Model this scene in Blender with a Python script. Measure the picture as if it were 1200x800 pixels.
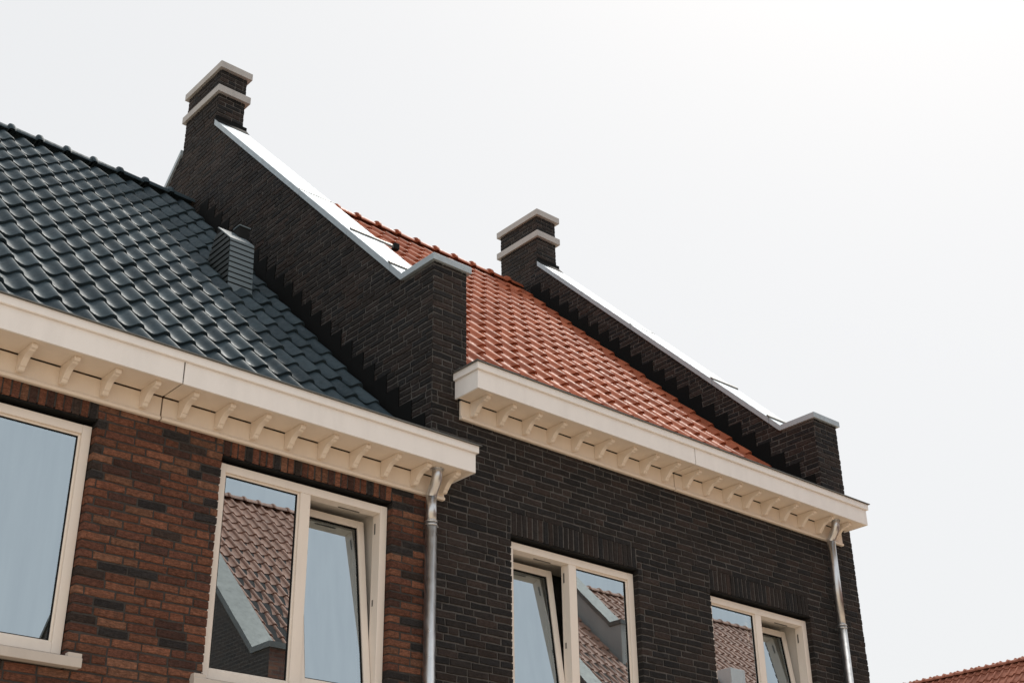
import bpy, bmesh, math, random
from mathutils import Vector, Matrix
random.seed(7)
R = math.radians
scene = bpy.context.scene
for o in list(bpy.data.objects):
    bpy.data.objects.remove(o)
col = scene.collection

# ------------------------------------------------------------------ camera
YAW, PIT, ROL, FPX = -0.7221, 0.4781, 0.0157, 1579.6
CAM = Vector((0.0, -8.3692, 0.0))
RM = Matrix.Rotation(YAW, 3, 'Z') @ Matrix.Rotation(PIT, 3, 'X') @ Matrix.Rotation(ROL, 3, 'Y')
cd = bpy.data.cameras.new('camera')
cam = bpy.data.objects.new('camera', cd)
col.objects.link(cam)
cd.sensor_width = 36.0
cd.sensor_fit = 'HORIZONTAL'
cd.lens = FPX / 1200 * 36
cd.clip_start, cd.clip_end = 0.1, 3000
m3 = Matrix((RM.col[0], RM.col[2], -RM.col[1])).transposed()
cam.matrix_world = Matrix.Translation(CAM) @ m3.to_4x4()
scene.camera = cam
scene.render.resolution_x, scene.render.resolution_y = 1024, 682

# ------------------------------------------------------------------ sky, sun, exposure
SUN_EL, SUN_AZ = 59.0, 71.0          # azimuth from +Y towards +X: behind the houses, to the right
w = bpy.data.worlds.new('World')
scene.world = w
w.use_nodes = True
nt = w.node_tree
sky = nt.nodes.new('ShaderNodeTexSky')
sky.sky_type = 'NISHITA'
sky.sun_disc = False
sky.sun_elevation = R(SUN_EL)
sky.sun_rotation = R(SUN_AZ)
sky.air_density = 1.0
sky.dust_density = 4.5
sky.ozone_density = 1.0
bg = nt.nodes['Background']
bg.inputs['Strength'].default_value = 0.1
veil = nt.nodes.new('ShaderNodeMix')            # thin even haze layer veiling the blue sky
veil.data_type = 'RGBA'
veil.inputs[0].default_value = 0.86
veil.inputs[7].default_value = (7.98, 8.04, 8.02, 1)
nt.links.new(sky.outputs['Color'], veil.inputs[6])
nt.links.new(veil.outputs[2], bg.inputs['Color'])

sl = bpy.data.lights.new('sun', 'SUN')
sl.energy = 3.2
sl.angle = R(9.0)            # sun veiled by thin haze
sl.color = (1.0, 0.94, 0.86)
sun = bpy.data.objects.new('sun', sl)
sdir = Vector((math.sin(R(SUN_AZ)) * math.cos(R(SUN_EL)), math.cos(R(SUN_AZ)) * math.cos(R(SUN_EL)), math.sin(R(SUN_EL))))
sun.rotation_euler = sdir.to_track_quat('Z', 'Y').to_euler()
sun.location = (20, 10, 30)
col.objects.link(sun)
vs = scene.view_settings
vs.view_transform = 'Standard'
vs.look = 'None'
vs.gamma = 1.0
vs.use_curve_mapping = False
vs.exposure = 0.2

# ------------------------------------------------------------------ materials
MAT = {}
def newmat(name):
    m = bpy.data.materials.new(name)
    m.use_nodes = True
    n = m.node_tree
    b = n.nodes['Principled BSDF']
    MAT[name] = m
    return m, n, b
def node(n, t, **kw):
    x = n.nodes.new(t)
    for k, v in kw.items():
        setattr(x, k, v)
    return x
def pos(n, scale=(1, 1, 1)):
    g = node(n, 'ShaderNodeNewGeometry')
    mp = node(n, 'ShaderNodeMapping')
    mp.inputs['Scale'].default_value = scale
    n.links.new(g.outputs['Position'], mp.inputs['Vector'])
    return mp.outputs['Vector'], g
def noise(n, vec, scale, detail=4, rough=.55):
    t = node(n, 'ShaderNodeTexNoise')
    t.inputs['Scale'].default_value = scale
    t.inputs['Detail'].default_value = detail
    t.inputs['Roughness'].default_value = rough
    n.links.new(vec, t.inputs['Vector'])
    return t.outputs['Fac']
def ramp(n, fac, stops, interp='LINEAR'):
    r = node(n, 'ShaderNodeValToRGB')
    r.color_ramp.interpolation = interp
    e = r.color_ramp.elements
    while len(e) < len(stops):
        e.new(0.5)
    for i, (p, c) in enumerate(stops):
        e[i].position = p
        e[i].color = (*c, 1) if len(c) == 3 else c
    n.links.new(fac, r.inputs['Fac'])
    return r.outputs['Color']
def math_(n, op, a, b=None):
    x = node(n, 'ShaderNodeMath', operation=op)
    for i, v in enumerate((a, b)):
        if v is None: continue
        if isinstance(v, (int, float)): x.inputs[i].default_value = v
        else: n.links.new(v, x.inputs[i])
    return x.outputs[0]
def mixc(n, fac, a, b, blend='MIX'):
    x = node(n, 'ShaderNodeMix', data_type='RGBA', blend_type=blend)
    for i, v in ((0, fac), (6, a), (7, b)):
        if isinstance(v, (int, float)): x.inputs[i].default_value = v
        elif isinstance(v, tuple): x.inputs[i].default_value = (*v, 1)
        else: n.links.new(v, x.inputs[i])
    return x.outputs[2]
def bump(n, b, h, dist, strength=1.0):
    x = node(n, 'ShaderNodeBump')
    x.inputs['Distance'].default_value = dist
    x.inputs['Strength'].default_value = strength
    n.links.new(h, x.inputs['Height'])
    n.links.new(x.outputs['Normal'], b.inputs['Normal'])
def piece_random(n, g):
    oi = node(n, 'ShaderNodeObjectInfo')
    s = math_(n, 'ADD', math_(n, 'MULTIPLY', oi.outputs['Random'], 13.37), g.outputs['Random Per Island'])
    return math_(n, 'FRACT', s)

def brick_mat(name, stops, rough, wrinkle, lo=.72, hi=1.22):
    m, n, b = newmat(name)
    v, g = pos(n)
    r = piece_random(n, g)
    c = ramp(n, r, stops, 'CONSTANT')
    r2 = math_(n, 'FRACT', math_(n, 'MULTIPLY', r, 47.0))
    shade = ramp(n, r2, [(0, (lo,) * 3), (1, (hi,) * 3)])
    c = mixc(n, 1.0, c, shade, 'MULTIPLY')
    blotch = ramp(n, noise(n, v, 34, 6, .65), [(.3, (.55,) * 3), (.52, (1.0,) * 3), (.72, (1.5,) * 3)])
    c = mixc(n, .8, c, blotch, 'MULTIPLY')
    v3, _ = pos(n, (9, 9, 46))
    cr = math_(n, 'ABSOLUTE', math_(n, 'SUBTRACT', noise(n, v3, 1.6, 5, .6), .5))
    crease_shade = ramp(n, cr, [(.0, (.42,) * 3), (.04, (.8,) * 3), (.08, (1.0,) * 3)])  # shading of the brick folds put into the colour as thin dark lines
    c = mixc(n, .85, c, crease_shade, 'MULTIPLY')
    soot = ramp(n, noise(n, v, 13, 5, .6), [(.52, (0, 0, 0)), (.75, (1, 1, 1))])
    c = mixc(n, math_(n, 'MULTIPLY', soot, .35), c, (.05, .042, .038))
    n.links.new(c, b.inputs['Base Color'])
    b.inputs['Roughness'].default_value = rough
    b.inputs['Specular IOR Level'].default_value = .3
    v2, _ = pos(n, (26, 26, 70))
    wr = noise(n, v2, 1.0, 6, .62)
    fine = noise(n, v, 320, 3)
    bump(n, b, math_(n, 'ADD', wr, math_(n, 'MULTIPLY', fine, .25)), wrinkle, .9)
    return m
brick_mat('red_brick', [(0, (.205, .082, .049)), (.2, (.235, .100, .060)), (.4, (.165, .068, .045)), (.58, (.245, .118, .073)),
                        (.72, (.090, .043, .033)), (.87, (.034, .031, .032)), (.95, (.058, .040, .034))], .85, .020)
brick_mat('black_brick', [(0, (.023, .0195, .019)), (.25, (.017, .0165, .0178)), (.45, (.028, .022, .0205)), (.66, (.038, .0265, .023)),
                          (.80, (.014, .0142, .016)), (.92, (.042, .031, .028))], .82, .012)

def mortar_mat(name, c0):
    m, n, b = newmat(name)
    v, g = pos(n)
    f = noise(n, v, 22, 5)
    c = ramp(n, f, [(.3, tuple(x * .7 for x in c0)), (.7, tuple(x * 1.25 for x in c0))])
    n.links.new(c, b.inputs['Base Color'])
    b.inputs['Roughness'].default_value = .95
    bump(n, b, noise(n, v, 260, 4), .004)
mortar_mat('dark_mortar', (.055, .050, .046))
mortar_mat('grey_mortar', (.098, .093, .089))

def tex_brick_mat(name, c1, c2, mo, axis):
    m, n, b = newmat(name)
    g = node(n, 'ShaderNodeNewGeometry')
    sp = node(n, 'ShaderNodeSeparateXYZ')
    cb = node(n, 'ShaderNodeCombineXYZ')
    n.links.new(g.outputs['Position'], sp.inputs[0])
    n.links.new(sp.outputs[axis], cb.inputs[0])
    n.links.new(sp.outputs[2], cb.inputs[1])
    t = node(n, 'ShaderNodeTexBrick')
    t.inputs['Color1'].default_value = (*c1, 1)
    t.inputs['Color2'].default_value = (*c2, 1)
    t.inputs['Mortar'].default_value = (*mo, 1)
    t.inputs['Scale'].default_value = 1
    t.inputs['Mortar Size'].default_value = .006
    t.inputs['Brick Width'].default_value = .22
    t.inputs['Row Height'].default_value = .0625
    n.links.new(cb.outputs[0], t.inputs['Vector'])
    n.links.new(t.outputs['Color'], b.inputs['Base Color'])
    b.inputs['Roughness'].default_value = .85
tex_brick_mat('far_brick_x', (.23, .10, .06), (.13, .06, .045), (.12, .11, .10), 0)
tex_brick_mat('far_brick_y', (.23, .10, .06), (.13, .06, .045), (.12, .11, .10), 1)
tex_brick_mat('far_black_y', (.035, .03, .028), (.05, .037, .032), (.11, .10, .095), 1)

def tile_mat(name, c0, c1, rough, coat, spec=.5):
    m, n, b = newmat(name)
    v, g = pos(n)
    r = piece_random(n, g)
    c = ramp(n, r, [(0, c0), (1, c1)])
    blot = ramp(n, noise(n, v, 9, 5, .6), [(.3, (.8,) * 3), (.7, (1.18,) * 3)])
    c = mixc(n, 1.0, c, blot, 'MULTIPLY')
    n.links.new(c, b.inputs['Base Color'])
    rr = ramp(n, noise(n, v, 30, 4), [(.3, (rough * .8,) * 3), (.7, (rough * 1.25,) * 3)])
    n.links.new(rr, b.inputs['Roughness'])
    b.inputs['Specular IOR Level'].default_value = spec
    b.inputs['Coat Weight'].default_value = coat
    b.inputs['Coat Roughness'].default_value = .22
    bump(n, b, noise(n, v, 14, 2), .0016)
tile_mat('dark_glazed_tile', (.027, .042, .053), (.045, .067, .082), .58, 0, .14)
MAT['dark_glazed_tile'].node_tree.nodes['Principled BSDF'].inputs['Specular Tint'].default_value = (.74, .92, 1, 1)
tile_mat('red_tile', (.275, .078, .040), (.39, .122, .064), .5, 0, .055)
tile_mat('brown_tile', (.34, .18, .125), (.44, .24, .17), .6, 0)
tile_mat('far_red_tile', (.25, .095, .062), (.32, .125, .08), .8, 0, .2)

def paint_mat(name, c0, rough=.42, dirt=.2):
    m, n, b = newmat(name)
    v, g = pos(n)
    v2, _ = pos(n, (1, 1, .25))
    d = ramp(n, noise(n, v2, 6, 6, .65), [(.45, (0, 0, 0)), (.8, (1, 1, 1))])
    c = mixc(n, math_(n, 'MULTIPLY', d, dirt), c0, tuple(x * .55 for x in c0))
    n.links.new(c, b.inputs['Base Color'])
    b.inputs['Roughness'].default_value = rough
    bump(n, b, noise(n, v, 90, 4), .0008)
paint_mat('cream_paint', (.85, .785, .715))
paint_mat('white_paint', (.87, .85, .83))
paint_mat('eaves_beige', (.80, .71, .61))  # deeper tone for soffit, frieze and brackets
paint_mat('stone', (.43, .425, .42), .8, .4)
paint_mat('sill_stone', (.58, .53, .48), .7, .25)
paint_mat('rubber_and_shade_black', (.006, .0065, .0065), .7, 0)  # rubber black, also the painted shade strip above the windows
MAT['rubber_and_shade_black'].node_tree.nodes['Principled BSDF'].inputs['Specular IOR Level'].default_value = .2
paint_mat('lead', (.0035, .0042, .0045), .8, .2)
MAT['lead'].node_tree.nodes['Principled BSDF'].inputs['Specular IOR Level'].default_value = .15
paint_mat('slate_metal', (.125, .165, .19), .45, .2)
paint_mat('vent_side_shade', (.018, .026, .028), .5, .2)  # side blades coloured darker to stand for shade in the open louvres
paint_mat('plaster', (.72, .70, .66), .9, 0)
paint_mat('render_grey', (.42, .41, .39), .85, .3)
paint_mat('dark_deck', (.03, .028, .027), .9, 0)

def metal_mat(name, c0, rough, metal=1.0, var=.82):
    m, n, b = newmat(name)
    v, g = pos(n)
    f = noise(n, v, 7, 6, .6)
    c = ramp(n, f, [(.3, tuple(x * var for x in c0)), (.7, c0)])
    n.links.new(c, b.inputs['Base Color'])
    rr = ramp(n, noise(n, v, 16, 5), [(.3, (rough * .8,) * 3), (.7, (rough * 1.3,) * 3)])
    n.links.new(rr, b.inputs['Roughness'])
    b.inputs['Metallic'].default_value = metal
    bump(n, b, noise(n, v, 4, 2), .0025, .5)
metal_mat('zinc', (.43, .50, .55), .62, .4, .94)
metal_mat('galvanised', (.70, .72, .74), .34, 1.0)
metal_mat('dull_zinc', (.20, .20, .19), .5, .8)
metal_mat('steel', (.45, .45, .45), .35, 1.0)

m, n, b = newmat('glass')
n.nodes.remove(b)
out = n.nodes['Material Output']
gl = node(n, 'ShaderNodeBsdfGlossy'); gl.inputs['Roughness'].default_value = .0
vs_, _ = pos(n, (9, 9, .8))
n.links.new(ramp(n, noise(n, vs_, 1.6, 5, .6), [(.35, (.79, .92, 1.0)), (.7, (.735, .86, .945))]), gl.inputs['Color'])
tr = node(n, 'ShaderNodeBsdfTransparent'); tr.inputs['Color'].default_value = (.82, .86, .84, 1)
fr = node(n, 'ShaderNodeFresnel'); fr.inputs['IOR'].default_value = 6.2
v, g = pos(n, (1, 1, .15))
bm_ = node(n, 'ShaderNodeBump'); bm_.inputs['Distance'].default_value = .00012
n.links.new(noise(n, v, 2.5, 2), bm_.inputs['Height'])
n.links.new(bm_.outputs[0], gl.inputs['Normal'])
mx = node(n, 'ShaderNodeMixShader')
n.links.new(fr.outputs[0], mx.inputs[0]); n.links.new(tr.outputs[0], mx.inputs[1]); n.links.new(gl.outputs[0], mx.inputs[2])
n.links.new(mx.outputs[0], out.inputs['Surface'])

def ground_mat(name, a, b_, scale):
    m, n, b = newmat(name)
    v, g = pos(n)
    n.links.new(ramp(n, noise(n, v, scale, 6, .6), [(.3, a), (.7, b_)]), b.inputs['Base Color'])
    b.inputs['Roughness'].default_value = .9
    bump(n, b, noise(n, v, 40, 4), .01)
ground_mat('earth', (.40, .31, .21), (.50, .40, .29), .8)
ground_mat('paving', (.42, .32, .23), (.50, .39, .29), 3)
ground_mat('pavement', (.44, .38, .30), (.52, .46, .38), 3)
ground_mat('kerb_stone', (.32, .31, .30), (.40, .39, .37), 5)

# ------------------------------------------------------------------ helpers
WL = {}                                     # world location of every parent
def tag(o, label=None, cat=None, group=None, kind=None):
    for k, v in (('label', label), ('category', cat), ('group', group), ('kind', kind)):
        if v: o[k] = v
    return o
def thing(name, loc, label, cat, group=None):
    o = bpy.data.objects.new(name, None)
    o.empty_display_size = .3
    o.location = loc
    col.objects.link(o)
    WL[o.name] = Vector(loc)
    return tag(o, label, cat, group)
def link(name, mesh, parent=None, loc=(0, 0, 0), rot=None, kind=None):
    """loc is a world position; parents are never rotated"""
    o = bpy.data.objects.new(name, mesh)
    col.objects.link(o)
    o.parent = parent
    o.location = Vector(loc) - (WL[parent.name] if parent else Vector((0, 0, 0)))
    if rot: o.rotation_euler = rot
    WL[o.name] = Vector(loc)
    if kind: o['kind'] = kind
    return o

class MB:
    def __init__(s):
        s.v, s.f, s.mi, s.sm = [], [], [], []
    def quad(s, pts, mi=0, smooth=False):
        k = len(s.v)
        s.v += [tuple(p) for p in pts]
        s.f.append(tuple(range(k, k + len(pts)))); s.mi.append(mi); s.sm.append(smooth)
    def box(s, x0, x1, y0, y1, z0, z1, mi=0):
        k = len(s.v)
        s.v += [(x0, y0, z0), (x1, y0, z0), (x1, y1, z0), (x0, y1, z0), (x0, y0, z1), (x1, y0, z1), (x1, y1, z1), (x0, y1, z1)]
        for f in ((0, 3, 2, 1), (4, 5, 6, 7), (0, 1, 5, 4), (1, 2, 6, 5), (2, 3, 7, 6), (3, 0, 4, 7)):
            s.f.append(tuple(k + i for i in f)); s.mi.append(mi); s.sm.append(False)
    def prism(s, poly, x0, x1, mi=0):
        """poly in (y, z), extruded along x; any winding"""
        a = sum(poly[i][0] * poly[(i + 1) % len(poly)][1] - poly[(i + 1) % len(poly)][0] * poly[i][1] for i in range(len(poly)))
        if a < 0: poly = poly[::-1]
        k, n_ = len(s.v), len(poly)
        s.v += [(x0, y, z) for y, z in poly] + [(x1, y, z) for y, z in poly]
        s.f.append(tuple(k + i for i in reversed(range(n_)))); s.f.append(tuple(k + n_ + i for i in range(n_)))
        s.mi += [mi, mi]; s.sm += [False, False]
        for i in range(n_):
            j = (i + 1) % n_
            s.f.append((k + i, k + j, k + n_ + j, k + n_ + i)); s.mi.append(mi); s.sm.append(False)
    def tube(s, path, r, seg=16, mi=0, caps=True):
        k = len(s.v)
        P = [Vector(p) for p in path]
        rr = r if isinstance(r, (list, tuple)) else [r] * len(P)
        for i, p in enumerate(P):
            d = (P[min(i + 1, len(P) - 1)] - P[max(i - 1, 0)]).normalized()
            a = d.cross(Vector((1, 0, 0)))
            if a.length < .1: a = d.cross(Vector((0, 1, 0)))
            a.normalize(); b_ = d.cross(a)
            for q in range(seg):
                t = 2 * math.pi * q / seg
                s.v.append(tuple(p + rr[i] * (math.cos(t) * a + math.sin(t) * b_)))
        for i in range(len(P) - 1):
            for q in range(seg):
                q2 = (q + 1) % seg
                s.f.append((k + i * seg + q, k + i * seg + q2, k + (i + 1) * seg + q2, k + (i + 1) * seg + q)); s.mi.append(mi); s.sm.append(True)
        if caps:
            s.f.append(tuple(k + q for q in reversed(range(seg)))); s.f.append(tuple(k + (len(P) - 1) * seg + q for q in range(seg)))
            s.mi += [mi, mi]; s.sm += [False, False]
    def add(s, verts, faces, M=None, mi=0, sm=None):
        k = len(s.v)
        s.v += [tuple(M @ Vector(p)) for p in verts] if M else [tuple(p) for p in verts]
        for i, f in enumerate(faces):
            s.f.append(tuple(k + j for j in f)); s.mi.append(mi); s.sm.append(sm[i] if sm else False)
    def mesh(s, name, mats, bevel=0, origin=(0, 0, 0), segs=2):
        me = bpy.data.meshes.new(name)
        ox, oy, oz = origin
        me.from_pydata([(x - ox, y - oy, z - oz) for x, y, z in s.v], [], s.f)
        for i, q in enumerate(me.polygons):
            q.material_index = s.mi[i]; q.use_smooth = s.sm[i]
        for mt in (mats if isinstance(mats, (list, tuple)) else [mats]):
            me.materials.append(MAT[mt])
        bm = bmesh.new(); bm.from_mesh(me)
        if bevel:
            bmesh.ops.remove_doubles(bm, verts=bm.verts, dist=1e-5)
            ed = [e for e in bm.edges if len(e.link_faces) == 2 and e.calc_face_angle(0) > .5]
            bmesh.ops.bevel(bm, geom=ed, offset=bevel, segments=segs, profile=.5, affect='EDGES', clamp_overlap=True)
        bmesh.ops.recalc_face_normals(bm, faces=bm.faces) if bevel else None
        bm.to_mesh(me); bm.free()
        return me
    def build(s, name, mats, parent, bevel=0, kind=None, segs=2):
        o = WL[parent.name] if parent else Vector((0, 0, 0))
        return link(name, s.mesh(name, mats, bevel, o, segs), parent, o, kind=kind)

def px(p):
    d = RM.transposed() @ (Vector(p) - CAM)
    if d.y < .2: return None
    return 600 + FPX * d.x / d.y, 400 - FPX * d.z / d.y
def seen_area(pts):
    q = [px(p) for p in pts]
    if any(a is None for a in q): return 0
    cx, cy = sum(a[0] for a in q) / len(q), sum(a[1] for a in q) / len(q)
    if not (-8 < cx < 1208 and -8 < cy < 808): return 0
    return abs(sum(q[i][0] * q[(i + 1) % len(q)][1] - q[(i + 1) % len(q)][0] * q[i][1] for i in range(len(q)))) / 2

# ------------------------------------------------------------------ bricks
CO, LB, JT, DB = .0625, .208, .0125, .095       # course, brick length, joint, depth
def brick_geo(u0, u1, z0, z1, O, U, N, depth=DB, jit=.0032):
    """one hand-formed brick: a box on a wall plane with softened, uneven front edges"""
    r = lambda: random.uniform(-jit, jit)
    pr = random.uniform(-.0025, .0025)
    e = .0045
    def P(u, z, d): return O + U * u + N * d + Vector((0, 0, z))
    um = u0 + (u1 - u0) * random.uniform(.4, .6)
    j0 = [(u0 + r(), z0 + r()), (um, z0 + r()), (u1 + r(), z0 + r()), (u1 + r(), z1 + r()), (um, z1 + r()), (u0 + r(), z1 + r())]
    cu, cz = (u0 + u1) / 2, (z0 + z1) / 2
    ins = lambda a, c, k: a + (k if a < c - .001 else -k)
    fr = [P(ins(a, cu, e) if i not in (1, 4) else a, ins(b, cz, e), pr + random.uniform(-.0015, .0015)) for i, (a, b) in enumerate(j0)]
    md = [P(a, b, pr - e) for a, b in j0]
    bk = [P(a, b, -depth) for a, b in j0]
    v = fr + md + bk
    f = [(0, 1, 4, 5), (1, 2, 3, 4)]
    for i in range(6):
        j = (i + 1) % 6
        f += [(6 + i, 6 + j, j, i), (12 + i, 12 + j, 6 + j, 6 + i)]
    return v, f
class Bricks:
    """collects bricks of one house, then splits them: largest 300 singly, the rest joined"""
    def __init__(s, mat): s.items = []; s.mat = mat
    def one(s, u0, u1, z0, z1, O, U, N, parent, vis=True, depth=DB):
        v, f = brick_geo(u0, u1, z0, z1, O, U, N, depth)
        c = O + U * ((u0 + u1) / 2) + Vector((0, 0, (z0 + z1) / 2))
        a = seen_area([v[0], v[2], v[3], v[5]]) if vis and N.dot(CAM - c) > 0 else 0
        s.items.append((a, v, f, c, parent))
    def wall(s, segs, z0, z1, O, U, N, parent, vis=lambda u, z: True, zbase=-1.6):
        k0 = int(round((z0 - zbase) / CO)); k1 = int(math.ceil((z1 - zbase) / CO - .01))
        for k in range(k0, k1):
            za, zb = zbase + k * CO + JT / 2, zbase + (k + 1) * CO - JT / 2
            st = random.uniform(0, .22) if k % 3 == 0 else (k % 2) * .11 + random.uniform(-.02, .02)
            for a, b in segs((za + zb) / 2):
                if b - a < .03: continue
                u = a + JT / 2
                L = (.045 + (st % .165)) if b - a > .5 else (LB if k % 2 else .1)
                first = True
                while u < b - .02:
                    if not first: L = .10 if random.random() < .13 else LB
                    first = False
                    e = min(u + L + random.uniform(-.003, .003), b - JT / 2)
                    if b - JT / 2 - e < .045: e = b - JT / 2
                    s.one(u, e, za, zb, O, U, N, parent, vis((u + e) / 2, (za + zb) / 2))
                    u = e + JT
    def finish(s, limit=300):
        order = sorted(range(len(s.items)), key=lambda i: -s.items[i][0])
        top = set(i for i in order[:limit] if s.items[i][0] > 20)
        rest = {}
        for i, (a, v, f, c, par) in enumerate(s.items):
            if i in top:
                mb = MB(); mb.add(v, f)
                me = mb.mesh('brick', s.mat, 0, c)
                link('brick', me, par, c)
            else:
                rest.setdefault(par.name, (par, MB()))[1].add(v, f)
        for par, mb in rest.values():
            mb.build('brickwork', s.mat, par, kind='stuff')

def core_wall(xs, zs, holes, y0, y1, name, mat, parent):
    """mortar core with openings: front, back and reveal faces"""
    mb = MB()
    X = sorted(set(xs + [h[0] for h in holes] + [h[1] for h in holes]))
    Z = sorted(set(zs + [h[2] for h in holes] + [h[3] for h in holes]))
    for i in range(len(X) - 1):
        for j in range(len(Z) - 1):
            cx, cz = (X[i] + X[i + 1]) / 2, (Z[j] + Z[j + 1]) / 2
            if any(h[0] < cx < h[1] and h[2] < cz < h[3] for h in holes): continue
            a, b, c, d = X[i], X[i + 1], Z[j], Z[j + 1]
            mb.quad([(a, y0, c), (b, y0, c), (b, y0, d), (a, y0, d)])
            mb.quad([(b, y1, c), (a, y1, c), (a, y1, d), (b, y1, d)])
    for a, b, c, d in holes:
        mb.quad([(a, y0, c), (a, y0, d), (a, y1, d), (a, y1, c)])
        mb.quad([(b, y0, c), (b, y1, c), (b, y1, d), (b, y0, d)])
        mb.quad([(a, y0, d), (b, y0, d), (b, y1, d), (a, y1, d)])
        mb.quad([(a, y0, c), (a, y1, c), (b, y1, c), (b, y0, c)])
    a, b, c, d = X[0], X[-1], Z[0], Z[-1]
    mb.quad([(a, y0, c), (a, y0, d), (a, y1, d), (a, y1, c)]); mb.quad([(b, y0, c), (b, y1, c), (b, y1, d), (b, y0, d)])
    mb.quad([(a, y0, d), (b, y0, d), (b, y1, d), (a, y1, d)])
    return mb.build(name, mat, parent)

# ------------------------------------------------------------------ roof tiles
TW, TG, TL = .2285, .381, .445                  # cover width, gauge, tile length
PROF = [(8, 24), (26, 15), (52, 6), (82, -1), (110, -2), (136, 8), (158, 26), (178, 43), (198, 52), (218, 50), (235, 38), (247, 18), (252, 5)]
def tile_geo(lift=.037, th=.026, prof=PROF, sx=1.0):
    v, f, sm = [], [], []
    rows = [(0, lift - .005), (.012, lift - .001), (TL, 0)]
    n_ = len(prof)
    for s_, h in rows:
        for x, y in prof: v.append((x / 1000 * sx, s_, y / 1000 + h))
    for r_ in range(2):
        for i in range(n_ - 1):
            f.append((r_ * n_ + i, r_ * n_ + i + 1, (r_ + 1) * n_ + i + 1, (r_ + 1) * n_ + i)); sm.append(True)
    k = len(v)
    for x, y in prof: v.append((x / 1000 * sx, 0, y / 1000 + lift - .005))
    for x, y in prof: v.append((x / 1000 * sx, .004, y / 1000 + lift - .005 - th))
    for i in range(n_ - 1):
        f.append((k + n_ + i, k + n_ + i + 1, k + i + 1, k + i)); sm.append(False)
    k2 = len(v)
    x, y = prof[-1]
    v += [(x / 1000 * sx, 0, y / 1000 + lift - .005), (x / 1000 * sx, 0, y / 1000 + lift - .005 - th), (x / 1000 * sx, TL, y / 1000 - th), (x / 1000 * sx, TL, y / 1000)]
    f.append((k2, k2 + 1, k2 + 2, k2 + 3)); sm.append(False)
    return v, f, sm
TV, TF, TS = tile_geo()
def roof_tiles(mat, parent, x0, x1, phase, ystart, d0, ytop, limit=300, M0=None, vis=lambda x, y: True):
    """front slope z = d0 + y at 45 degrees (or local frame M0); tiles from the eaves up"""
    me = MB(); me.add(TV, TF, None, 0, TS)
    me = me.mesh('roof_tile', mat)
    M0 = M0 or Matrix.Identity(4)
    items = []
    nc0 = math.floor((x0 - phase) / TW); nc1 = math.ceil((x1 - phase) / TW)
    y = ystart
    row = 0
    while y < ytop:
        for k in range(nc0, nc1):
            xa = phase + k * TW
            if xa < x0 - .02 or xa + .245 > x1 + .06: continue
            M = M0 @ Matrix.Translation((xa + random.uniform(-.0025, .0025), y + random.uniform(-.002, .002), d0 + y)) @ Matrix.Rotation(R(45) + random.uniform(-.009, .009), 4, 'X') @ Matrix.Rotation(random.uniform(-.010, .010), 4, 'Z') @ Matrix.Rotation(random.uniform(-.014, .014), 4, 'Y')
            q = [M @ Vector(p) for p in ((0, 0, .05), (TW, 0, .05), (TW, TG, .03), (0, TG, .03))]
            items.append((seen_area(q) if vis(xa, y) else 0, M))
        y += TG * math.cos(R(45)); row += 1
    order = sorted(range(len(items)), key=lambda i: -items[i][0])
    top = set(i for i in order[:limit] if items[i][0] > 15)
    rest = MB()
    for i, (a, M) in enumerate(items):
        if i in top:
            link('roof_tile', me, parent, M.translation, M.to_euler())
        else:
            rest.add(TV, TF, M, 0, TS)
    if rest.v: rest.build('tile_field', mat, parent, kind='stuff')

def ridge_tiles(mat, parent, xs, pitch, y, ztop, end=None, M0=None, limit=99):
    r0, r1 = .098, .122
    seg = 12
    def half(x, r):
        return [(x, y + r * math.cos(math.pi * q / seg) * 1.12, ztop - r1 + r * math.sin(math.pi * q / seg)) for q in range(seg + 1)]
    rest = MB()
    for i, x in enumerate(xs):
        mb = MB()
        prof = [(-.032, .104), (-.028, .118), (-.012, r1), (.012, r1), (.026, .116), (.03, r0 + .002), (.05, r0), (pitch + .012, r0 - .012)]
        rings = [half(x + a, r_) for a, r_ in prof]
        vs_, fs = [p for g_ in rings for p in g_], []
        for a in range(len(rings) - 1):
            for q in range(seg):
                fs.append((a * (seg + 1) + q, a * (seg + 1) + q + 1, (a + 1) * (seg + 1) + q + 1, (a + 1) * (seg + 1) + q))
        mb.add(vs_, fs, M0, 0, [True] * len(fs))
        mb.quad([(M0 @ Vector(p)) if M0 else p for p in reversed(rings[0])])
        mb.quad([(M0 @ Vector(p)) if M0 else p for p in rings[-1]])
        if i < limit:
            mb.build('ridge_tile', mat, parent)
        else:
            rest.add(mb.v, mb.f, None, 0, mb.sm)
    if rest.v: rest.build('ridge_line', mat, parent, kind='stuff')

# ------------------------------------------------------------------ the setting
GZ = -1.6
def sheet(name, x0, x1, y0, y1, z, mat):
    mb = MB(); mb.quad([(x0, y0, z), (x1, y0, z), (x1, y1, z), (x0, y1, z)])
    return tag(mb.build(name, mat, None), kind='structure')
sheet('ground', -900, 900, -900, 900, GZ, 'earth')
sheet('road', -60, 60, -7.0, -2.0, GZ + .004, 'paving')
for y0, y1 in ((-1.9, .02), (-8.9, -7.1)):
    mb = MB(); mb.box(-60, 60, y0, y1, GZ - .1, GZ + .12)
    tag(mb.build('pavement', 'pavement', None), kind='structure')
for y0, y1 in ((-2.0, -1.9), (-7.1, -7.0)):
    mb = MB(); mb.box(-60, 60, y0, y1, GZ - .1, GZ + .125)
    tag(mb.build('kerb', 'kerb_stone', None, .01), kind='structure')

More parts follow.
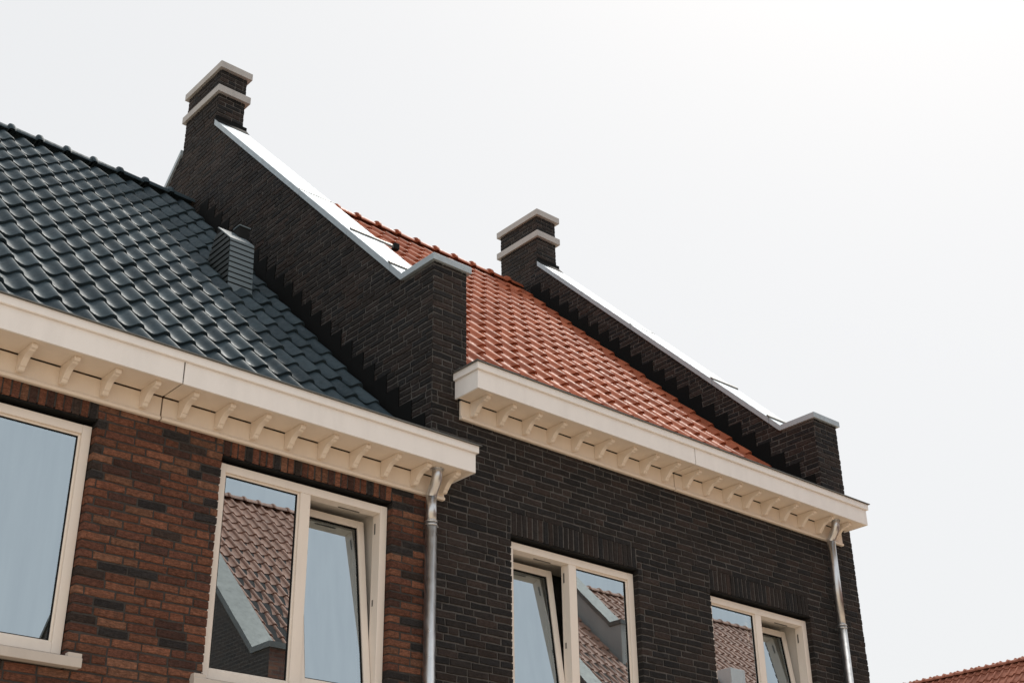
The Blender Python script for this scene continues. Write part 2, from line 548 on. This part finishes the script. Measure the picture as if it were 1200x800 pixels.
# ------------------------------------------------------------------ measures of the terrace
XP1L, XP1R, XP2L, XR = 6.4422, 6.8336, 11.9754, 12.3999
XA0 = .95
LIN, SILL = 3.884, 2.255
YK, DCAP = .481, 5.822                            # coping: kink depth, underside z = DCAP + y
YRID = 5.04
DA, DBR = 4.36, 5.15                              # roof planes z = d + y
WIN = dict(w1=(1.945, 3.497), w2=(4.500, 6.050), w3=(7.335, 8.885), w4=(9.910, 11.460))

house_a = thing('brick_house', (XA0, 0, GZ), 'red-brown brick house with glazed blue-black pantiles and cream bracketed eaves', 'house')
house_b = thing('brick_house', (XP1L, 0, GZ), 'black brick house with orange-red pantiles between two chimney-topped gable walls', 'house')

# ---- front walls
wall_a = core_wall([XA0 + .004, XP1L], [GZ, 4.36], [(a - .013, b + .013, SILL - .11, LIN + .016) for a, b in (WIN['w1'], WIN['w2'])], .007, .32, 'front_wall', 'dark_mortar', house_a)
wall_b = core_wall([XP1L + .007, XR - .007], [GZ, 5.12], [(a - .013, b + .013, SILL - .11, LIN + .016) for a, b in (WIN['w3'], WIN['w4'])], .0075, .32, 'front_wall', 'grey_mortar', house_b)

SOLD = .21
def facade_segs(x0, x1, wins, top=None, piers=None):
    def f(z):
        base = [(x0, x1)]
        if top and z > top: base = list(piers)
        out = []
        for a, b in base:
            cur = a
            for wa, wb in wins:
                if SILL - .105 < z < LIN + SOLD + .012 and wa < b and wb > a:
                    out.append((cur, wa)); cur = wb
            out.append((cur, b))
        return out
    return f
X_, Y_, Z_ = Vector((1, 0, 0)), Vector((0, 1, 0)), Vector((0, 0, 1))
ZERO = Vector((0, 0, 0))
ba = Bricks('red_brick')
ba.wall(facade_segs(XA0, XP1L - .004, [WIN['w1'], WIN['w2']]), GZ, 4.30, ZERO, X_, -Y_, wall_a, vis=lambda u, z: z < 4.02 and u > 1.9)
def soldiers(bk, a, b, parent, ztop_vis):
    n_ = int(round((b - a) / .0625)); p = (b - a) / n_
    for i in range(n_):
        bk.one(a + i * p + JT / 2, a + (i + 1) * p - JT / 2, LIN + .004, LIN + SOLD, ZERO, X_, -Y_, parent, True)
soldiers(ba, *WIN['w1'], wall_a, 9); soldiers(ba, *WIN['w2'], wall_a, 9)
ba.finish()

# party walls: mortar core with a sloping top, gable profile in (y, z)
def gable_profile(zlow, back=True):
    return [(.10, zlow), (.10, 5.11), (.0075, 5.1205), (.0075, 6.30), (YK, 6.30), (4.64, DCAP + 4.64 - .003), (5.45, DCAP + 4.64 - .003), (YRID * 2 - YK, 6.30), (10.07, 6.30), (10.07, zlow)]
bb = Bricks('black_brick')
bb.wall(facade_segs(XP1L, XR, [WIN['w3'], WIN['w4']], 5.03, [(XP1L, XP1R), (XP2L, XR)]), GZ, 6.33, ZERO, X_, -Y_, wall_b,
        vis=lambda u, z: (z < 4.82 or z > 5.25) and (u > 6.5 or z > 4.3))
soldiers(bb, *WIN['w3'], wall_b, 9); soldiers(bb, *WIN['w4'], wall_b, 9)

def coping(parent, x0, x1, seams, rod=None):
    """zinc coping: front cap, kinked slope in sheets, rear slope; raised cross seams"""
    h = .068
    xa, xb = x0 - .028, x1 + .028
    hv = h * 1.25
    zb = 6.302
    mb = MB()                                        # level front piece
    mb.prism([(-.03, zb), (YK - .0, zb), (YK - .028, zb + h), (-.03, zb + h)], xa, xb)
    mb.build('coping_sheet', 'zinc', parent, .003)
    ys = [YK + .002] + seams + [4.60]
    for i in range(len(ys) - 1):
        a, b = ys[i] + (.003 if i else 0), ys[i + 1] - .003
        mb = MB()
        k = .028 if i == 0 else 0
        mb.prism([(a, DCAP + a), (b, DCAP + b), (b, DCAP + b + hv), (a - k, DCAP + a - k + hv)], xa, xb)
        mb.build('coping_sheet', 'zinc', parent, .003)
    for i, y in enumerate(seams):
        mb = MB()
        w_ = .007 if i == 2 else .021
        mb.prism([(y - w_, DCAP + y - w_ + hv), (y + w_, DCAP + y + w_ + hv), (y + w_ * .6, DCAP + y + w_ * .6 + hv + w_ * 1.3), (y - w_, DCAP + y - w_ + hv + w_ * 1.3)], xa - .002 + (.05 if rod == i else 0), xb + (.14 if rod == i else .004))
        mb.build('coping_seam', 'dull_zinc', parent, .002)
        if rod == i:
            yy = y - .01
            mb = MB(); mb.box(xb + .13, xb + .19, yy - .03, yy + .03, DCAP + yy + hv - .02, DCAP + yy + hv + .05)
            mb.build('end_clip', 'rubber_and_shade_black', parent, .003)
    mb = MB()                                        # rear slope
    zr = DCAP + 2 * YRID
    mb.prism([(5.475, zr - 5.475), (9.6, zr - 9.6), (9.6, zr - 9.6 + hv), (5.475, zr - 5.475 + hv)], xa, xb)
    mb.build('coping_sheet', 'zinc', parent, .003)

CY0, CY1, CZT = 4.607, 5.470, 11.331
def party_wall(x0, x1, droof, dside, seams, build_left):
    pw = MB()
    pw.prism(gable_profile(GZ + .0), x0 + .0072, x1 - .0072)
    pw.f.pop(1); pw.mi.pop(1); pw.sm.pop(1)          # right face gets plain brickwork below
    k = [(x1 - .0072, y, z) for y, z in gable_profile(GZ)]
    pw.quad(k[::-1], 1)
    wall = pw.build('gable_wall', ['grey_mortar', 'far_black_y'], house_b)
    # bricks on the left face above the neighbouring roof
    O = Vector((x0, 0, 0))
    def segs(z):
        if z < 6.30: a = 0
        else: a = max(0, z - DCAP - .03)
        b = min(z - droof + .3, 4.62 + 1.2)
        b = min(b, 2 * YRID + DCAP - z + .03)
        if z > DCAP + 4.60: b = min(b, 5.47)
        b2 = max(b, a)
        # u runs along -y direction for a face seen from -x: use U = +y
        return [(a + .012 if z < 6.3 else a, b2)]
    bb.wall(segs, droof - .05, 10.45, O, Y_, -X_, wall, vis=lambda u, z: z - u > dside - .1)
    return wall
g1 = party_wall(XP1L, XP1R, DA, 4.55, None, True)
g2 = party_wall(XP2L, XR, DBR, 5.4, None, True)
coping(g1, XP1L, XP1R, [.66, 1.42, 2.40], rod=1)
coping(g2, XP2L, XR, [.62, 1.42, 2.75])

def chimney(x0):
    x1 = x0 + .392
    mb = MB(); mb.box(x0 + .0085, x1 - .0085, CY0 + .0085, CY1 - .0085, 9.6, CZT - .001)
    c = mb.build('chimney', 'grey_mortar', house_b)
    n0 = 10.28
    bb.wall(lambda z: [(0, x1 - x0)], 10.4, CZT - .02, Vector((x0, CY0, 0)), X_, -Y_, c)
    bb.wall(lambda z: [(.012, CY1 - CY0)], 10.4, CZT - .02, Vector((x0, CY0, 0)), Y_, -X_, c)
    bb.wall(lambda z: [(.012, CY1 - CY0 - .012)], 10.4, CZT - .02, Vector((x1, CY0, 0)), Y_, X_, c, vis=lambda u, z: False)
    for nm, za, zb, o_ in (('stone_cap', CZT + .001, 11.434, .045), ('stone_band', 10.944, 11.049, .047)):
        mb = MB(); mb.box(x0 - o_ + .01, x1 + o_, CY0 - .048, CY1 + .05, za, zb)
        mb.build(nm, 'stone', c, .004)
    mb = MB()                                         # lead apron where coping meets chimney
    mb.prism([(CY0 - .10, DCAP + CY0 - .10 + .088), (CY0 - .004, DCAP + CY0 + .088), (CY0 - .004, DCAP + CY0 + .15), (CY0 - .012, DCAP + CY0 + .15), (CY0 - .012, DCAP + CY0 + .10), (CY0 - .10, DCAP + CY0 - .10 + .094)], x0 - .02, x1 + .045)
    mb.build('lead_apron', 'lead', c)
    return c
chimney(XP1L); chimney(XP2L)
bb.finish()

# ---- stepped lead flashing on the gable walls
def flashing(parent, x, dtop, droof, y0):
    st = .195
    y = y0
    while y < 4.75:
        mb = MB()
        zt = dtop + y + random.uniform(-.004, .004)
        th = .006 + random.uniform(0, .002)
        lap = .018
        mb.prism([(y, droof + y - .02), (y, zt), (y + st + lap, zt + .001), (y + st + lap, droof + y + st + lap - .02)], x - th, x + .004)
        mb.build('lead_step', 'lead', parent)
        y += st
flashing(g1, XP1L, 4.725, DA, .092 - .0)
flashing(g2, XP2L, 5.567, DBR, .076)

# ---- roofs
def roof(house, x0, x1, d0, mat, phase, ystart, knob0, pitch, kn, zr, vis):
    mb = MB()
    mb.prism([(-.12, d0 - .16), (-.12, d0 - .13), (YRID, d0 + YRID - .012), (2 * YRID + .1, d0 - .13), (2 * YRID + .1, d0 - .25), (YRID, d0 + YRID - .15)], x0, x1)
    rf = mb.build('roof', 'dark_deck', house)
    roof_tiles(mat, rf, x0 + .015, x1, phase, ystart, d0, YRID - .10, vis=vis)
    ridge_tiles(mat, rf, [knob0 + pitch * i for i in range(kn)], pitch, YRID, zr)
    return rf
roof_a = roof(house_a, XA0, XP1L - .003, DA, 'dark_glazed_tile', 3.127 - .25, .645 - 3 * .2694, 4.069 - 9 * .3398, .3398, 16, 9.545, lambda x, y: y > .25)
roof_b = roof(house_b, XP1R + .003, XP2L - .003, DBR, 'red_tile', 8.285 - .25, .945 - 4 * .2694, 8.9154 - 6 * .3464, .3464, 15, 10.325, lambda x, y: y > .25)
mb = MB()
mb.quad([(XA0, 10.1, DA - .1), (XP1L, 10.1, DA - .1), (XP1L, 10.1, GZ), (XA0, 10.1, GZ)])
mb.quad([(XA0 + .001, .05, GZ), (XA0 + .001, 10.1, GZ), (XA0 + .001, 10.1, DA - .1), (XA0 + .001, YRID, DA + YRID - .1), (XA0 + .001, .05, DA - .03)])
mb.build('side_wall', 'far_brick_y', house_a)
mb = MB()
mb.quad([(XP1R, 10.0, DBR - .1), (XP2L, 10.0, DBR - .1), (XP2L, 10.0, GZ), (XP1R, 10.0, GZ)])
mb.build('rear_wall', 'far_brick_x', house_b)

# ---- eaves cornices
YF = -.3227
def cornice(house, x0, x1, joints, zs, bx, fx0, fx1):
    z0, z1, z2, zf = zs
    mb = MB()                                          # soffit board
    js = [x0] + joints + [x1]
    root = None
    for i in range(len(js) - 1):
        a = js[i] + (.006 if i else .001); b = js[i + 1] - (.006 if i < len(js) - 2 else .001)
        mb = MB(); mb.box(a, b, YF + .018, -.034, z0 + .004, z0 + .022)
        if root is None:
            root = mb.build('cornice', 'eaves_beige', house)
        else:
            mb.build('soffit_board', 'eaves_beige', root)
        mb = MB(); mb.box(a - (.001 if i == 0 else 0), b + .001, YF, YF + .0175, z0, z1)
        mb.build('fascia_board', 'white_paint', root, .002)
        fa = fx0 if i == 0 else a
        fb = fx1 if i == len(js) - 2 else b
        mb = MB(); mb.box(fa, fb, -.026, -.004, zf + .03, z0 - .004)
        mb.build('frieze_board', 'eaves_beige', root, .002)
        mb = MB(); mb.prism([(-.004, zf), (-.034, zf), (-.040, zf + .008), (-.040, zf + .022), (-.026, zf + .034), (-.004, zf + .034)], fa, fb)
        mb.build('frieze_bead', 'eaves_beige', root)
    mb = MB(); mb.box(x0 - .02, x1 + .02, YF - .022, YF + .012, z1 + .001, z2)
    mb.build('crown_strip', 'white_paint', root, .003)
    for xa, xb in ((x0, x0 + .0175), (x1 - .0175, x1)):     # end returns
        mb = MB(); mb.box(xa, xb, YF + .0178, -.006, z0 + .0005, z1 - .0005)
        mb.build('end_board', 'white_paint', root)
        xo = -.02 if xa == x0 else .02
        mb = MB(); mb.box(min(xa, xa + xo) if xo < 0 else xa, xb if xo < 0 else xb + xo, YF + .0125, -.006, z1 + .0015, z2 - .0005)
        mb.build('end_strip', 'white_paint', root)
    mb = MB()                                           # zinc gutter lining with drip edge
    mb.prism([(YF - .040, z2 + .0005), (YF - .040, z2 + .008), (YF + .02, z2 + .012), (YF + .03, z2 - .06), (-.07, z2 - .06), (-.06, z2 + .05), (-.004, z2 + .05), (-.004, z2 + .045), (-.055, z2 + .045), (-.064, z2 - .066), (YF + .024, z2 - .066), (YF + .014, z2 + .0005)], x0 + .002, x1 - .002)
    g_ = mb.build('gutter', 'dull_zinc', root)
    for xa, xb in ((x0 - .04, x0 + .0015), (x1 - .0015, x1 + .04)):
        mb = MB(); mb.box(xa, xb, YF - .040, -.004, z2 + .0008, z2 + .0085); mb.build('gutter_cap', 'dull_zinc', root)
    # carved brackets, one shared mesh
    q = MB()
    zz = 0
    prof = [(-.0265, zz), (-.255, zz), (-.262, zz - .012), (-.262, zz - .026), (-.250, zz - .036), (-.232, zz - .037), (-.222, zz - .046), (-.196, zz - .050), (-.168, zz - .056),
            (-.142, zz - .068), (-.122, zz - .086), (-.106, zz - .104), (-.104, zz - .112), (-.090, zz - .116), (-.088, zz - .128), (-.076, zz - .140), (-.058, zz - .143), (-.048, zz - .136), (-.0265, zz - .136)]
    q.prism(prof, -.0225, .0225)
    me = q.mesh('bracket', 'eaves_beige', .004)
    for x in bx:
        link('bracket', me, root, (x, 0, z0 + .0035))
    return root
cor_a = cornice(house_a, 1.25, 6.663, [3.956], (4.187, 4.360, 4.424, 4.006), [6.533 - .3035 * i for i in range(17)], 1.36, 6.565)
cor_b = cornice(house_b, 6.690, 12.272, [9.463], (4.983, 5.156, 5.2225, 4.803), [6.866 + .3038 * i for i in range(18)], 6.740, 12.185)

# ---- downpipes
def downpipe(house, x, zs, clamp):
    r = .045
    mb = MB()
    yt, yw = -.185, -.085
    path = [(x - .02, yt, zs + .012), (x - .02, yt, zs - .03)]
    for i in range(7):
        t = i / 6
        s_ = t * t * (3 - 2 * t)
        path.append((x - .02 + .02 * s_, yt + (yw - yt) * s_, zs - .05 - .16 * t))
    path += [(x, yw, zs - .26)]
    mb.tube(path, r * .98, 20)
    d = mb.build('downpipe', 'galvanised', house)
    mb = MB(); mb.tube([(x, yw, zs - .20), (x, yw, clamp + .03)], r, 20); mb.build('pipe_section', 'galvanised', d)
    mb = MB(); mb.tube([(x, yw, clamp + .045), (x, yw, GZ + .1)], r + .003, 20); mb.build('pipe_section', 'galvanised', d)
    mb = MB(); mb.tube([(x - .02, yt, zs + .003), (x - .02, yt, zs - .006)], [r + .012, r + .010], 20); mb.build('collar', 'galvanised', d)
    mb = MB()
    for dz in (.048, .018):
        mb.tube([(x, yw, clamp + dz - .007), (x, yw, clamp + dz - .003), (x, yw, clamp + dz + .003), (x, yw, clamp + dz + .007)], [r + .006, r + .011, r + .011, r + .006], 20)
    mb.box(x - .012, x + .012, yw + r, .0, clamp + .012, clamp + .03)
    mb.tube([(x + r + .004, yw, clamp + .022), (x + r + .03, yw, clamp + .022)], .006, 8)
    mb.build('pipe_clamp', 'galvanised', d)
    return d
downpipe(house_a, 6.386, 4.187, 3.715)
downpipe(house_b, 11.885, 4.983, 3.80)

# ---- windows
def window(house, a, b, tilt_side, sill_ext=.10):
    z0, z1 = SILL, LIN - .030
    y0, y1 = .062, .165
    fw, mw = .066, .092
    mid = (a + b) / 2
    mb = MB()
    mb.box(a, a + fw, y0, y1, z0, z1); mb.box(b - fw, b, y0, y1, z0, z1)
    mb.box(a + fw + .0005, b - fw - .0005, y0 + .0015, y1, z1 - fw, z1 - .0005)
    mb.box(a + fw + .0005, b - fw - .0005, y0 + .0015, y1, z0 + .0005, z0 + fw)
    wn = mb.build('window', 'cream_paint', house, .003)
    mb = MB(); mb.box(mid - mw / 2, mid + mw / 2, y0 + .004, y1 + .002, z0 + fw + .0005, z1 - fw - .0005)
    mb.build('mullion', 'cream_paint', wn, .003)
    for side in (0, 1):
        xa, xb = (a + fw, mid - mw / 2) if side == 0 else (mid + mw / 2, b - fw)
        za, zb = z0 + fw, z1 - fw
        if tilt_side == side:
            g = .004
            sw, sd = .062, .066
            cx, cz, cy = (xa + xb) / 2, za + g, .118
            def loc(mb_): return [(x - cx, y - cy, z - cz) for x, y, z in mb_.v]
            X0, X1, Z0, Z1 = xa + g, xb - g, za + g, zb - g
            mb = MB()
            ya, yb = .100, .100 + sd
            mb.box(X0, X0 + sw, ya, yb, Z0, Z1); mb.box(X1 - sw, X1, ya, yb, Z0, Z1)
            mb.box(X0 + sw + .0005, X1 - sw - .0005, ya + .001, yb, Z0 + .0005, Z0 + sw); mb.box(X0 + sw + .0005, X1 - sw - .0005, ya + .001, yb, Z1 - sw, Z1 - .0005)
            me = mb.mesh('sash', 'cream_paint', .003, (cx, cy, cz))
            ang = R(-7.5)
            o = link('sash', me, wn, (cx, cy, cz), (ang, 0, 0))
            mb = MB()
            for q in ((X0 + sw, X0 + sw + .010, Z0 + sw, Z1 - sw), (X1 - sw - .010, X1 - sw, Z0 + sw, Z1 - sw), (X0 + sw + .0105, X1 - sw - .0105, Z0 + sw, Z0 + sw + .010), (X0 + sw + .0105, X1 - sw - .0105, Z1 - sw - .010, Z1 - sw)):
                mb.box(q[0], q[1], ya + .014, yb - .002, q[2], q[3])
            link('gasket', mb.mesh('gasket', 'rubber_and_shade_black', 0, (cx, cy, cz)), wn, (cx, cy, cz), (ang, 0, 0))
            mb = MB(); mb.quad([(X0 + sw, ya + .022, Z0 + sw), (X1 - sw, ya + .022, Z0 + sw), (X1 - sw, ya + .022, Z1 - sw), (X0 + sw, ya + .022, Z1 - sw)])
            link('pane', mb.mesh('pane', 'glass', 0, (cx, cy, cz)), wn, (cx, cy, cz), (ang, 0, 0))
            mb = MB()                                   # stay arm and hinge plates in the gap
            mb.box(cx - .02, cx + .18, .14, .15, zb - .006, zb - .001)
            mb.box(xb - .003, xb - .0005, .125, .14, zb - .16, zb - .07); mb.box(xb - .003, xb - .0005, .125, .14, zb - .75, zb - .70)
            mb.build('window_stay', 'dull_zinc', wn)
        else:
            bd = .016
            mb = MB()
            for q in ((xa, xa + bd, za, zb), (xb - bd, xb, za, zb), (xa + bd + .0005, xb - bd - .0005, za, za + bd), (xa + bd + .0005, xb - bd - .0005, zb - bd, zb)):
                mb.box(q[0], q[1], .084, .16, q[2], q[3])
            mb.build('glazing_bead', 'cream_paint', wn, .002)
            mb = MB()
            k = bd + .007
            for q in ((xa + bd, xa + k, za + bd, zb - bd), (xb - k, xb - bd, za + bd, zb - bd), (xa + k, xb - k, za + bd, za + k), (xa + k, xb - k, zb - k, zb - bd)):
                mb.box(q[0], q[1], .090, .125, q[2], q[3])
            mb.build('gasket', 'rubber_and_shade_black', wn)
            mb = MB(); mb.quad([(xa + bd, .098, za + bd), (xb - bd, .098, za + bd), (xb - bd, .098, zb - bd), (xa + bd, .098, zb - bd)])
            mb.build('pane', 'glass', wn)
    # stone sill with raised stop ends
    mb = MB()
    xs, xe = a - sill_ext, b + sill_ext
    mb.prism([(-.062, z0 - .098), (-.062, z0 - .035), (.10, z0 - .004), (.10, z0 - .098)], xs, xe)
    for p, q in ((xs + .001, a - .004), (b + .004, xe - .001)):
        mb.box(p + (.0 if p < a else 0), q, -.052, -.0005, z0 - .04, z0 - .004)
    mb.build('sill', 'sill_stone', wn, .004)
    mb = MB()                                           # black strip painted in as the deep shade under the soldier bricks
    mb.box(a - .003, b + .003, .005, .12, LIN - .006, LIN + .002)
    mb.build('lintel_shade', 'rubber_and_shade_black', wn)
    mb = MB()                                           # plastered inner reveal
    for q in ((a - .002, a + .012, z0 - .05, z1 + .04), (b - .012, b + .002, z0 - .05, z1 + .04), (a + .0125, b - .0125, z1 - .012, z1 + .04), (a + .0125, b - .0125, z0 - .05, z0)):
        mb.box(q[0], q[1], y1 + .003, .52, q[2], q[3])
    mb.build('inner_reveal', 'plaster', wn)
    # room behind
    mb = MB()
    A, B, D, H, L = a - .5, b + .35, 3.6, 4.35, SILL - .9
    y = .33
    mb.quad([(A, D, L), (B, D, L), (B, D, H), (A, D, H)])
    mb.quad([(A, y, L), (A, D, L), (A, D, H), (A, y, H)])
    mb.quad([(B, D, L), (B, y, L), (B, y, H), (B, D, H)])
    mb.quad([(A, y, H), (A, D, H), (B, D, H), (B, y, H)])
    mb.quad([(A, D, L), (A, y, L), (B, y, L), (B, D, L)])
    mb.build('room_lining', 'plaster', wn)
    return wn
window(house_a, *WIN['w1'], None)
window(house_a, *WIN['w2'], 1)
window(house_b, *WIN['w3'], 0)
window(house_b, *WIN['w4'], 1)

# ---- louvred roof vent on the dark roof
def roof_vent(house):
    x0, x1 = 5.655, 5.935
    pts = [(2.385, 6.70), (2.425, 7.385), (2.72, 7.655), (2.92, 7.25), (2.60, 6.86)]
    mb = MB(); mb.prism(pts, x0 + .008, x1 - .008)
    rv = mb.build('roof_vent', 'rubber_and_shade_black', house)
    fy = lambda z: 2.385 + .04 * (z - 6.70) / .685
    def strip(z0, z1):
        mb = MB(); mb.prism([(fy(z0) - .012, z0), (fy(z0) - .001, z0), (fy(z1) - .001, z1), (fy(z1) - .012, z1)], x0, x1)
        return mb
    strip(6.70, 6.845).build('front_panel', 'slate_metal', rv)
    for i in range(8):
        z = 6.863 + i * .0625
        strip(z, z + .046).build('louvre', 'slate_metal', rv)
    strip(7.363, 7.392).build('top_rail', 'slate_metal', rv)
    mb = MB(); mb.prism([(2.414, 7.392), (2.716, 7.664), (2.722, 7.656), (2.424, 7.386)], x0, x1); mb.build('top_plate', 'slate_metal', rv)
    for i in range(10):
        z = 6.87 + i * .072
        def ed(zq):
            f_ = fy(zq) if zq < 7.385 else 2.425 + (zq - 7.385) * 1.09
            b_ = 2.60 + (zq - 6.86) * .82 if zq < 7.25 else 2.92 - (zq - 7.25) * .494
            return f_ + .003, b_ - .003
        (f0, b0), (f1, b1) = ed(z), ed(z + .056)
        if b1 - f1 < .03: continue
        mb = MB()
        V = [(x0 - .004, f0, z), (x0 - .004, b0, z), (x0 + .002, b1, z + .056), (x0 + .002, f1, z + .056), (x0 + .009, f0, z), (x0 + .009, b0, z), (x0 + .009, b1, z + .056), (x0 + .009, f1, z + .056)]
        mb.add(V, [(3, 2, 1, 0), (0, 1, 5, 4), (3, 7, 6, 2), (0, 4, 7, 3), (1, 2, 6, 5)])
        mb.build('louvre', 'vent_side_shade', rv)
    mb = MB(); mb.box(5.845, 5.965, 2.60, 2.72, 7.40, 7.70)
    mb.build('cowl', 'rubber_and_shade_black', rv, .006)
    mb = MB(); mb.box(5.838, 5.972, 2.593, 2.727, 7.701, 7.712); mb.build('cowl_cap', 'slate_metal', rv)
roof_vent(house_a)

# ------------------------------------------------------------------ houses across the street (mirrored in the panes)
def opposite(x0, x1, label, kink_y, gable=True, sky_light=None, setback=False):
    """a house facing +y; local frame: facade at y=0 turned round"""
    yf = -8.62
    h = thing('brick_house', (x0, yf, GZ), label, 'house')
    M0 = Matrix.Translation((x0 + x1, yf, 0)) @ Matrix.Rotation(math.pi, 4, 'Z')
    T = lambda p: M0 @ Vector(p)
    d0 = 4.10
    mb = MB()
    zr = d0 + 5.5
    k = [(0, GZ), (0, d0 + .1), (5.5, zr - .02), (11, d0 + .1), (11, GZ)]
    mb.prism(k, x0, x1)
    w_ = MB(); w_.add(mb.v, mb.f, M0)
    for i in range(len(w_.f)): w_.mi[i] = 1 if i < 2 else 0
    wl = w_.build('wall', ['far_brick_x', 'far_brick_y'], h)
    rf = MB(); t_ = MB(); t_.prism([(-.2, d0 - .15), (-.2, d0 - .08), (5.5, zr + .02), (11.2, d0 - .08), (11.2, d0 - .15), (5.5, zr - .05)], x0 + .01, x1 - .01)
    rf.add(t_.v, t_.f, M0)
    rf = rf.build('roof', 'dark_deck', h)
    roof_tiles('brown_tile', rf, x0, x1, x0 + .02, -.15, d0 + .03, 5.42, 0, M0)
    ridge_tiles('brown_tile', rf, [x0 + .1 + .34 * i for i in range(int((x1 - x0) / .34))], .34, 5.5, zr + .17, M0=M0, limit=0)
    mb = MB(); mb.box(x0 + .45, x1, -.34, -.003, d0 + .02 - .25, d0 - .01); q = MB(); q.add(mb.v, mb.f, M0); q.build('cornice', 'cream_paint', h)
    if gable:                                           # gable wall towards -x: in the turned frame that is the far side
        xa, xb = x1 - .40, x1 + .02
        mb = MB()
        dc = d0 + .62
        f0 = kink_y - .32 if setback else -.005
        mb.prism([(f0, (d0 + f0 - .4) if setback else GZ), (f0, dc + kink_y), (kink_y, dc + kink_y), (5.5, dc + 5.5), (11.0, dc), (11.0, GZ)] + ([(f0 + .3, GZ)] if setback else []), xa, xb)
        q = MB(); q.add(mb.v, mb.f, M0)
        for i in range(len(q.f)): q.mi[i] = 1 if i < 2 else 0
        gw = q.build('gable_wall', ['render_grey', 'render_grey'] if setback else ['far_brick_x', 'far_black_y'], h)
        mb = MB()
        mb.prism([(f0 - .03, dc + kink_y), (kink_y, dc + kink_y), (5.52, dc + 5.52), (11.1, dc - .06), (11.1, dc + .04), (5.52, dc + 5.64), (kink_y - .03, dc + kink_y + .09), (f0 - .03, dc + kink_y + .09)], xa - .03, xb + .03)
        q = MB(); q.add(mb.v, mb.f, M0); q.build('coping', 'dull_zinc', gw)
    if sky_light:
        u, s_ = sky_light
        zt = 7.50
        mb = MB(); mb.prism([(s_, d0 + s_ - .1), (s_, zt), (s_ + .45, zt), (s_ + .45, d0 + s_ + .3)], u, u + .5)
        q = MB(); q.add(mb.v, mb.f, M0); q.build('roof_box', 'white_paint', h, .01)
    return h
opposite(10.30, 17.91, "brown-tiled house mirrored in the fixed pane beside the red brick house's open sash", .48)
opposite(17.95, 20.76, 'narrow brown-tiled house mirrored below the grey gable in the black house panes', .48)
opposite(20.80, 36.0, 'brown-tiled house with small white roof box mirrored in the far black house pane', 3.3, sky_light=(20.80 + 36.0 - 24.5, 2.7), setback=True)

# ------------------------------------------------------------------ the far house beyond the row
def far_house():
    xr_, yb, ye, zr = 35.0, -8.0, 22.0, 9.20
    h = thing('brick_house', (xr_, (yb + ye) / 2, GZ), 'distant house with a plain red tiled roof beyond the black house', 'house')
    L = ye - yb
    # local frame: x along ridge, y towards the ridge, turned so the front slope faces -x
    M0 = Matrix.Translation((xr_ - 5.2, ye, 0)) @ Matrix.Rotation(-math.pi / 2, 4, 'Z')
    d0 = zr - .17 - 5.2
    mb = MB(); mb.prism([(.2, GZ), (.2, d0 + .1), (5.2, d0 + 5.1), (10.2, d0 + .1), (10.2, GZ)], .1, L - .1)
    q = MB(); q.add(mb.v, mb.f, M0); q.build('wall', 'far_brick_y', h)
    mb = MB(); mb.prism([(-.1, d0 - .2), (-.1, d0 - .1), (5.2, d0 + 5.19), (10.5, d0 - .1), (10.5, d0 - .2), (5.2, d0 + 5.1)], 0, L)
    q = MB(); q.add(mb.v, mb.f, M0); rf = q.build('roof', 'dark_deck', h)
    roof_tiles('far_red_tile', rf, 0, L, .02, -.05, d0 + .01, 5.1, 60, M0)
    ridge_tiles('far_red_tile', rf, [.34 * i + .1 for i in range(int(L / .34))], .34, 5.2, zr, M0=M0)
far_house()
